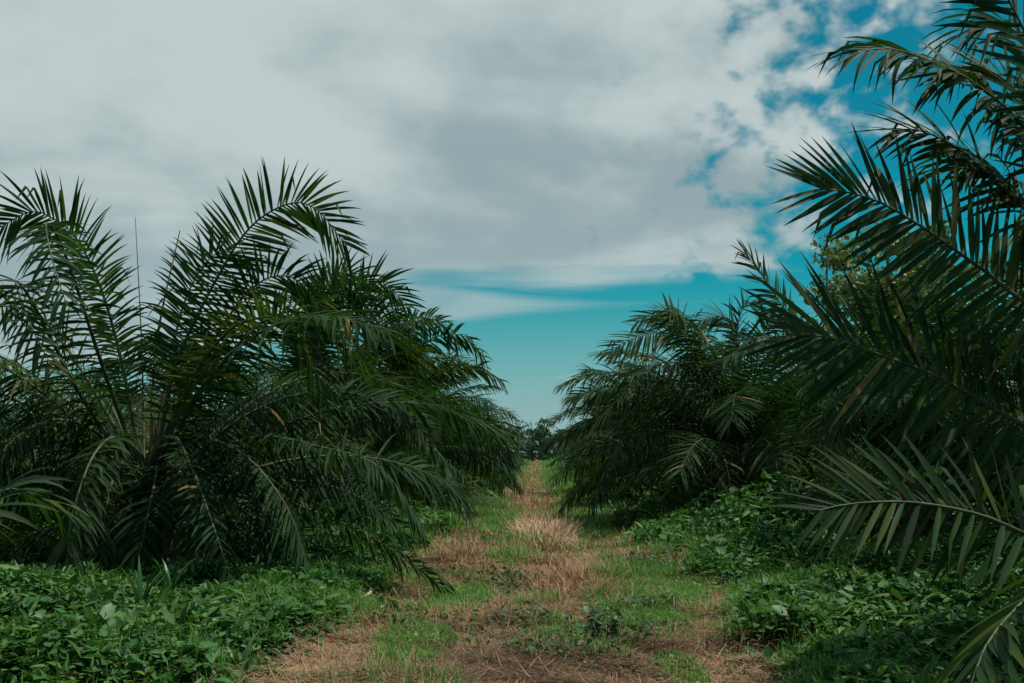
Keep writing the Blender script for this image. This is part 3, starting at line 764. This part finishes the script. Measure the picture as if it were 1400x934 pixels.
def far_woods():
    rng = np.random.RandomState(8)
    cs, rs, parts = [], [], []
    for k in range(150):
        x = rng.uniform(-150, 150) if k > 26 else rng.uniform(-14, 14)
        y = 172 + rng.uniform(0, 25); h = rng.uniform(5.2, 8.0)
        parts.append(tube(np.array([[x, y, 0], [x + .1, y, h * .5], [x, y, h * .95]]), [.16, .12, .04], 5))
        for j in range(15):
            f = rng.uniform(.08, 1)
            cs.append([x + rng.normal(0, 1.1) * (1.2 - .6 * f), y + rng.normal(0, 1.0), h * f]); rs.append(rng.uniform(.5, .95))
    V, Ft = leaf_cloud(np.array(cs), np.array(rs), 38, .24, rng)
    V2, Fq = join(parts)
    q = np.concatenate([Fq[:, [0, 1, 2]], Fq[:, [0, 2, 3]]]) + len(V)
    o = link('far_woods', mesh_from('far_woods', np.vstack([V, V2]), [np.vstack([Ft, q])], [M_WOODS, M_BARK], np.r_[np.zeros(len(Ft)), np.ones(len(q))]))
    o['kind'] = 'stuff'; tag(o, 'dark green wood across the far end of the path', 'woods')


far_woods()

# ------------------------------------------------------------------ what grows and lies on the ground
def scatter(rng, n, y0, y1, xl, xr, power=1.0):
    y = y0 + (y1 - y0) * rng.rand(n) ** power
    x = rng.uniform(0, 1, n) * (xr - xl) + xl
    return x, y


def in_view(x, y, margin=1.6):
    return (x > -0.545 * y - margin) & (x < 0.50 * y + margin)


def ovate(P, Dh, N, size, wide=1.0):
    """leaves: midrib along Dh, face N; 6 triangles each"""
    Sd = np.cross(N, Dh)
    s = size[:, None]
    v = lambda a, b, c: P + Dh * s * a + Sd * s * (b * wide) + N * s * c
    V = np.stack([v(0, 0, 0), v(.28, .36, .06), v(.66, .30, .03), v(1.05, 0, -.12), v(.66, -.30, .03), v(.28, -.36, .06), v(.5, 0, -.03)], 1)
    i = np.arange(len(P))[:, None] * 7
    f = np.concatenate([i + np.array(t) for t in ([0, 6, 1], [1, 6, 2], [2, 6, 3], [3, 6, 4], [4, 6, 5], [5, 6, 0])])
    return V.reshape(-1, 3), f


def cover():
    rng = np.random.RandomState(12)

    def layer(name, mat, label, bands, shape, tilt_s, lo, hi, size_s, wlo=0):
        Ps, sz = [], []
        for (n, y0, y1, xm, s) in bands:
            x, y = scatter(rng, n * 3, y0, y1, -xm, xm)
            c = cover_amount(x, y) * np.clip(0.62 + 1.0 * wob(x + wlo, y - wlo, 3), .03, 1)
            k = in_view(x, y) & (rng.rand(len(x)) < c)
            x, y = x[k][:n], y[k][:n]
            h = cover_height(x, y)
            z = ground_z(x, y) + .02 + h * (lo + (hi - lo) * (1 - rng.rand(len(x)) ** 1.8))
            Ps.append(np.stack([x, y, z], 1)); sz.append(s * np.minimum(np.exp(rng.normal(0, size_s, len(x))), 2.2))
        P = np.vstack(Ps); size = np.concatenate(sz)
        tilt = np.abs(rng.normal(0, tilt_s, len(P))); az = rng.uniform(0, 6.283, len(P))
        N = np.stack([np.sin(tilt) * np.cos(az), np.sin(tilt) * np.sin(az), np.cos(tilt)], 1)
        Dh = norm(np.cross(N, rng.normal(size=N.shape)))
        V, f = ovate(P, Dh, N, size, shape)
        o = link(name, mesh_from(name, V, [f], [mat])); o['kind'] = 'stuff'
        tag(o, label, 'ground cover')

    layer('ground_cover', M_COVER, 'dense green creeper leaves covering the ground on both sides of the path',
          ((62000, 5.6, 15, 9.5, .062), (56000, 15, 34, 14, .105), (22000, 34, 75, 14, .2), (12000, 75, 172, 16, .33)), 1.0, .75, .05, 1.0, .42)
    layer('narrow_weeds', M_COVER2, 'narrow pale green weed leaves mixed into the creepers',
          ((42000, 5.6, 15, 9.5, .085), (30000, 15, 34, 14, .14)), .38, 1.0, .2, 1.15, .45, 17)
    layer('broad_creeper', M_COVER3, 'larger round creeper leaves lying on top of the ground cover',
          ((5200, 5.6, 15, 9.5, .105), (4000, 15, 30, 14, .12)), 1.1, .6, .6, 1.1, .22, 41)


def blades(P, az, lean, length, width, bend, rng):
    """bent blades: 5 verts, 3 triangles"""
    d = np.stack([np.cos(az), np.sin(az), np.zeros_like(az)], 1); s = np.stack([-np.sin(az), np.cos(az), np.zeros_like(az)], 1)
    up = np.array([0, 0, 1.0])
    L = length[:, None]; w = width[:, None] / 2
    d1 = d * np.sin(lean)[:, None] + up * np.cos(lean)[:, None]
    l2 = lean + bend; d2 = d * np.sin(l2)[:, None] + up * np.cos(l2)[:, None]
    m = P + d1 * L * .55; t = m + d2 * L * .45
    V = np.stack([P - s * w, P + s * w, m - s * w * .8, m + s * w * .8, t], 1)
    i = np.arange(len(P))[:, None] * 5
    return V.reshape(-1, 3), np.concatenate([i + np.array([0, 1, 3]), i + np.array([0, 3, 2]), i + np.array([2, 3, 4])])


def path_layers():
    rng = np.random.RandomState(21)
    # green grass
    sets = []
    for (n, y0, y1, xm, L, W) in ((60000, 6.2, 14, 3.6, .11, .006), (50000, 14, 32, 4.0, .16, .011), (26000, 32, 80, 4.0, .2, .022), (12000, 80, 172, 4.5, .28, .045)):
        x, y = scatter(rng, n * 6, y0, y1, -xm, xm)
        g = np.maximum(.72 * field(GRASS, x, y), sm(y, 34, 50) * np.maximum(sm(x, .35, .7), .25 * sm(wob(x, y, 3), .1, .5)))
        g = np.maximum(g, (.06 + .22 * sm(wob(x, y, 3), .0, .7)) * (1 - .7 * field(STRAW, x, y))) * (1 - .75 * field(DARK, x, y))
        g = g * (1 - .85 * cover_amount(x, y)) + .05 * cover_amount(x, y)
        k = in_view(x, y) & (rng.rand(len(x)) < g); x, y = x[k][:n], y[k][:n]
        sets.append((x, y, np.full(len(x), L), np.full(len(x), W)))
    x, y, L, W = [np.concatenate(a) for a in zip(*sets)]
    n = len(x)
    hgt = L * (1 + .9 * cover_amount(x, y)) * rng.uniform(.5, 1.4, n) * (1 + .8 * sm(wob(x, y, 4), .1, .9))
    P = np.stack([x, y, ground_z(x, y) - .01], 1)
    V, f = blades(P, rng.uniform(0, 6.283, n), np.abs(rng.normal(.25, .3, n)), hgt, W * rng.uniform(.7, 1.4, n), rng.uniform(.1, 1.2, n), rng)
    o = link('grass', mesh_from('grass', V, [f], [M_GRASS])); o['kind'] = 'stuff'
    tag(o, 'short green grass growing in patches on the path', 'grass')
    # small low weeds in the grass
    x, y = scatter(rng, 90000, 6.2, 30, -3.6, 3.6)
    g = np.maximum(field(GRASS, x, y) * .8, .10 + .22 * sm(wob(x, y, 5), .1, .6)) * (1 - cover_amount(x, y)) * (1 - .5 * field(DARK, x, y))
    k = in_view(x, y) & (rng.rand(len(x)) < g * np.where(y > 14, .5, 1)); x, y = x[k][:22000], y[k][:22000]
    n = len(x); tilt = np.abs(rng.normal(0, .5, n)); az = rng.uniform(0, 6.283, n)
    N = np.stack([np.sin(tilt) * np.cos(az), np.sin(tilt) * np.sin(az), np.cos(tilt)], 1)
    V, f = ovate(np.stack([x, y, ground_z(x, y) + rng.uniform(.01, .07, n)], 1), norm(np.cross(N, rng.normal(size=N.shape))), N, np.interp(y, [7, 30], [.026, .06]) * np.exp(rng.normal(0, .35, n)))
    o = link('low_weeds', mesh_from('low_weeds', V, [f], [M_GRASS])); o['kind'] = 'stuff'
    tag(o, 'tiny round leaved weeds among the grass on the path', 'weeds')
    # darker, taller weeds in clumps
    x, y = scatter(rng, 160000, 6.2, 22, -3.4, 3.4)
    g = np.maximum(field(WEEDS, x, y), .9 * sm(wob(x * 1.3 + 9, y * .9 - 5, 3, 10), .55, .8)) * (.2 + .8 * sm(wob(x, y, 6), -.2, .5)) * (1 - cover_amount(x, y))
    k = in_view(x, y) & (rng.rand(len(x)) < g * .9); x, y = x[k][:20000], y[k][:20000]
    n = len(x); tilt = np.abs(rng.normal(0, .8, n)); az = rng.uniform(0, 6.283, n)
    N = np.stack([np.sin(tilt) * np.cos(az), np.sin(tilt) * np.sin(az), np.cos(tilt)], 1)
    V, f = ovate(np.stack([x, y, ground_z(x, y) + rng.uniform(.01, .14, n) * (.4 + .6 * sm(wob(x, y, 5), -.3, .6))], 1), norm(np.cross(N, rng.normal(size=N.shape))), N, np.interp(y, [7, 22], [.034, .06]) * np.exp(rng.normal(0, .4, n)), .7)
    o = link('dark_weeds', mesh_from('dark_weeds', V, [f], [M_WEED])); o['kind'] = 'stuff'
    tag(o, 'darker weed clumps scattered through the straw on the path', 'weeds')
    # cut straw lying flat, and standing stubble
    for name, mat, fld, inv, lab, mul, lie in (('cut_straw', M_STRAW, STRAW, DARK, 'pale brown cut straw lying along the path', 1.0, 1.5),
                                               ('rotting_straw', M_STRAW_DARK, DARK, None, 'dark brown rotting straw at the near end of the path', .8, 1.49)):
        sets = []
        for (n, y0, y1, xm, L, W) in ((38000, 6.2, 14, 3.4, .24, .0065), (30000, 14, 34, 3.0, .34, .012), (9000, 34, 90, 1.8, .5, .03), (4000, 90, 172, 1.8, .7, .06)):
            if name == 'rotting_straw' and y0 > 20: continue
            x, y = scatter(rng, n * 6, y0, y1, -xm, xm)
            g = field(fld, x, y)
            if name == 'cut_straw': g = np.maximum(np.maximum(g, sm(y, 36, 50) * (1 - sm(np.abs(x + .25), .6, 1.1))), .45)
            if inv: g = g * (1 - .7 * field(inv, x, y))
            g = g * (1 - .9 * cover_amount(x, y)) * (.15 + 1.1 * sm(wob(x, y, 4), -.4, .5))
            k = in_view(x, y) & (rng.rand(len(x)) < g); x, y = x[k][:n], y[k][:n]
            sets.append((x, y, np.full(len(x), L), np.full(len(x), W)))
        x, y, L, W = [np.concatenate(a) for a in zip(*sets)]
        n = len(x)
        lean = np.where(rng.rand(n) < (.93 if name == 'cut_straw' else .985), lie + rng.normal(0, .07, n), np.abs(rng.normal(1.0, .3, n)))
        P = np.stack([x, y, ground_z(x, y) + rng.uniform(-.005, .045, n)], 1)
        swirl = 2.4 * wob(x, y, 2, 8) + rng.normal(0, 1.1, n) + 3.14 * rng.randint(0, 2, n)
        V, f = blades(P, swirl, lean, L * rng.uniform(.4, 1.3, n), W * rng.uniform(.6, 1.5, n), rng.uniform(-.25, .2, n), rng)
        o = link(name, mesh_from(name, V, [f], [mat])); o['kind'] = 'stuff'; tag(o, lab, 'straw')


cover()
path_layers()


def straw_heap(name, label, c, rx, ry, h, n, mat, seed, L=.4, W=.008, fan=.8):
    rng = np.random.RandomState(seed)
    # several overlapping swathes thrown down in different directions
    k = rng.randint(0, 9, n)
    cx, cy, ca = rng.normal(0, .45, 9), rng.normal(0, .45, 9), rng.uniform(0, 6.283, 9)
    x = np.clip(cx[k] + rng.normal(0, .28, n), -1.3, 1.3); y = np.clip(cy[k] + rng.normal(0, .28, n), -1.3, 1.3)
    r = np.sqrt(x * x + y * y)
    gz = ground_z(c[0] + x * rx, c[1] + y * ry)
    z = gz - gz.mean() + h * np.clip(1 - r * .8, 0, 1) * rng.rand(n)
    x, y = x * rx, y * ry
    az = ca[k] + rng.normal(0, fan * 1.5, n)
    lean = np.clip(1.25 + rng.normal(0, .32, n), 0, 1.8)
    V, f = blades(np.stack([x, y, z], 1), az, lean, L * rng.uniform(.4, 1.25, n), W * rng.uniform(.6, 1.5, n), rng.uniform(-.5, .5, n), rng)
    o = link(name, mesh_from(name, V, [f], [mat]), None, (c[0], c[1], float(gz.mean())))
    tag(o, label, 'straw heap', 'heaps of cut straw')
    return o


straw_heap('straw_heap', 'pale straw heap at the bend, farther of the big heaps on the path', on_ground(743, 735), 0.72, 1.9, .20, 2200, M_STRAW_PALE, 1, .5, .013)
straw_heap('straw_heap', 'brown straw heap in the middle of the path, nearer than the pale heap', on_ground(785, 800), 0.72, 1.9, .12, 2600, M_STRAW, 2, .34, .008)
straw_heap('straw_heap', 'low straw heap left of the path beside the frond tips', on_ground(650, 757), 0.9, 1.6, .09, 1800, M_STRAW, 3, .36, .009)


def strap_plant(label, pos, n, L, W, seed, lean=.35, mat=None, group='strap leaved plants in the cover'):
    """a tuft of long strap leaves, each leaf a part"""
    rng = np.random.RandomState(seed)
    z = float(ground_z(np.array([pos[0]]), np.array([pos[1]]))[0])
    t = thing('strap_leaf_plant', label, 'plant', (pos[0], pos[1], z), group)
    for k in range(n):
        a = k * 2.4 + rng.uniform(-.4, .4); l = L * rng.uniform(.7, 1.1); th = lean * rng.uniform(.3, 1.4)
        s = np.linspace(0, 1, 7)
        ang = th + .9 * s ** 2 * rng.uniform(.4, 1.5)
        rr = np.concatenate([[0], np.cumsum(np.sin(ang[1:]))]) * l / 6; zz = np.concatenate([[0], np.cumsum(np.cos(ang[1:]))]) * l / 6
        d = np.array([math.cos(a), math.sin(a), 0]); sd = np.array([-d[1], d[0], 0])
        w = W / 2 * np.interp(s, [0, .3, .7, 1], [.5, 1, .8, .02])
        c = d[None] * rr[:, None] + np.array([0, 0, 1.0]) * zz[:, None]
        V = np.stack([c - sd * w[:, None], c - d[None] * (w * .3)[:, None], c + sd * w[:, None]], 1)
        link('leaf', mesh_from('leaf', V.reshape(-1, 3), [leaflet_faces(1, 7)], [mat or M_STRAP]), t)
    return t


strap_plant('dark upright strap leaved plant in the creepers left of the path', on_ground(190, 868), 9, .62, .05, 1, .25)
strap_plant('tallest thin strap leaved plant in front of the dark left trunk', on_ground(232, 842), 6, .70, .04, 2, .15)
strap_plant('bright strap leaved plant at the left edge in front of the trunk', on_ground(35, 850), 6, .45, .045, 3, .6)
strap_plant('strap leaved plant at the bottom of the creepers beside the dry straw', on_ground(330, 930), 8, .36, .045, 4, .4)
strap_plant('pale green rosette plant in the shaded cover on the right', on_ground(1272, 842), 9, .30, .045, 5, .9)
strap_plant('tall reedy plant standing in the cover under the third right palm', on_ground(945, 700), 16, 1.15, .05, 6, .5)
strap_plant('reedy plant beside the hanging brown frond on the right', on_ground(905, 706), 12, .9, .05, 7, .6)


def weed_bush():
    rng = np.random.RandomState(31)
    c = on_ground(828, 880)
    z = float(ground_z(np.array([c[0]]), np.array([c[1]]))[0])
    t = thing('weed_bush', 'dark leafy weed with woody stems in the middle of the path', 'weed', (c[0], c[1], z))
    parts, tips = [], []
    for k in range(26):
        a = rng.uniform(0, 6.283); r = rng.uniform(.05, .5); h = rng.uniform(.18, .42)
        b = np.array([r * .6 * math.cos(a), r * .5 * math.sin(a), -.02]); e = np.array([r * math.cos(a) * 1.1, r * math.sin(a) * .8, h])
        parts.append(tube(np.array([b, (b + e) / 2 + rng.normal(0, .02, 3), e]), [.006, .004, .002], 4))
        for q in range(14): tips.append(b + (e - b) * rng.uniform(.35, 1.0) + rng.normal(0, .03, 3))
    V, Fq = join(parts)
    link('stems', mesh_from('stems', V, [Fq], [M_BARK]), t)
    P = np.array(tips); n = len(P); tilt = np.abs(rng.normal(.3, .5, n)); az = rng.uniform(0, 6.283, n)
    N = np.stack([np.sin(tilt) * np.cos(az), np.sin(tilt) * np.sin(az), np.cos(tilt)], 1)
    V, f = ovate(P, norm(np.cross(N, rng.normal(size=N.shape))), N, rng.uniform(.03, .075, n))
    o = link('leaves', mesh_from('leaves', V, [f], [M_WEED]), t); o['kind'] = 'stuff'


weed_bush()

a, b = on_ground(490, 826), at(524, 796, 12.6)
V, Fq = tube(np.array([a + [0, 0, .03], (a + b) / 2 + [0, 0, .01], b]) - a, [.022, .02, .012], 7)
o = link('fallen_stick', mesh_from('fallen_stick', V, [Fq], [M_STICK], smooth=True), None, a)
tag(o, 'pale bare stick lying by the frond tips left of the path', 'stick')
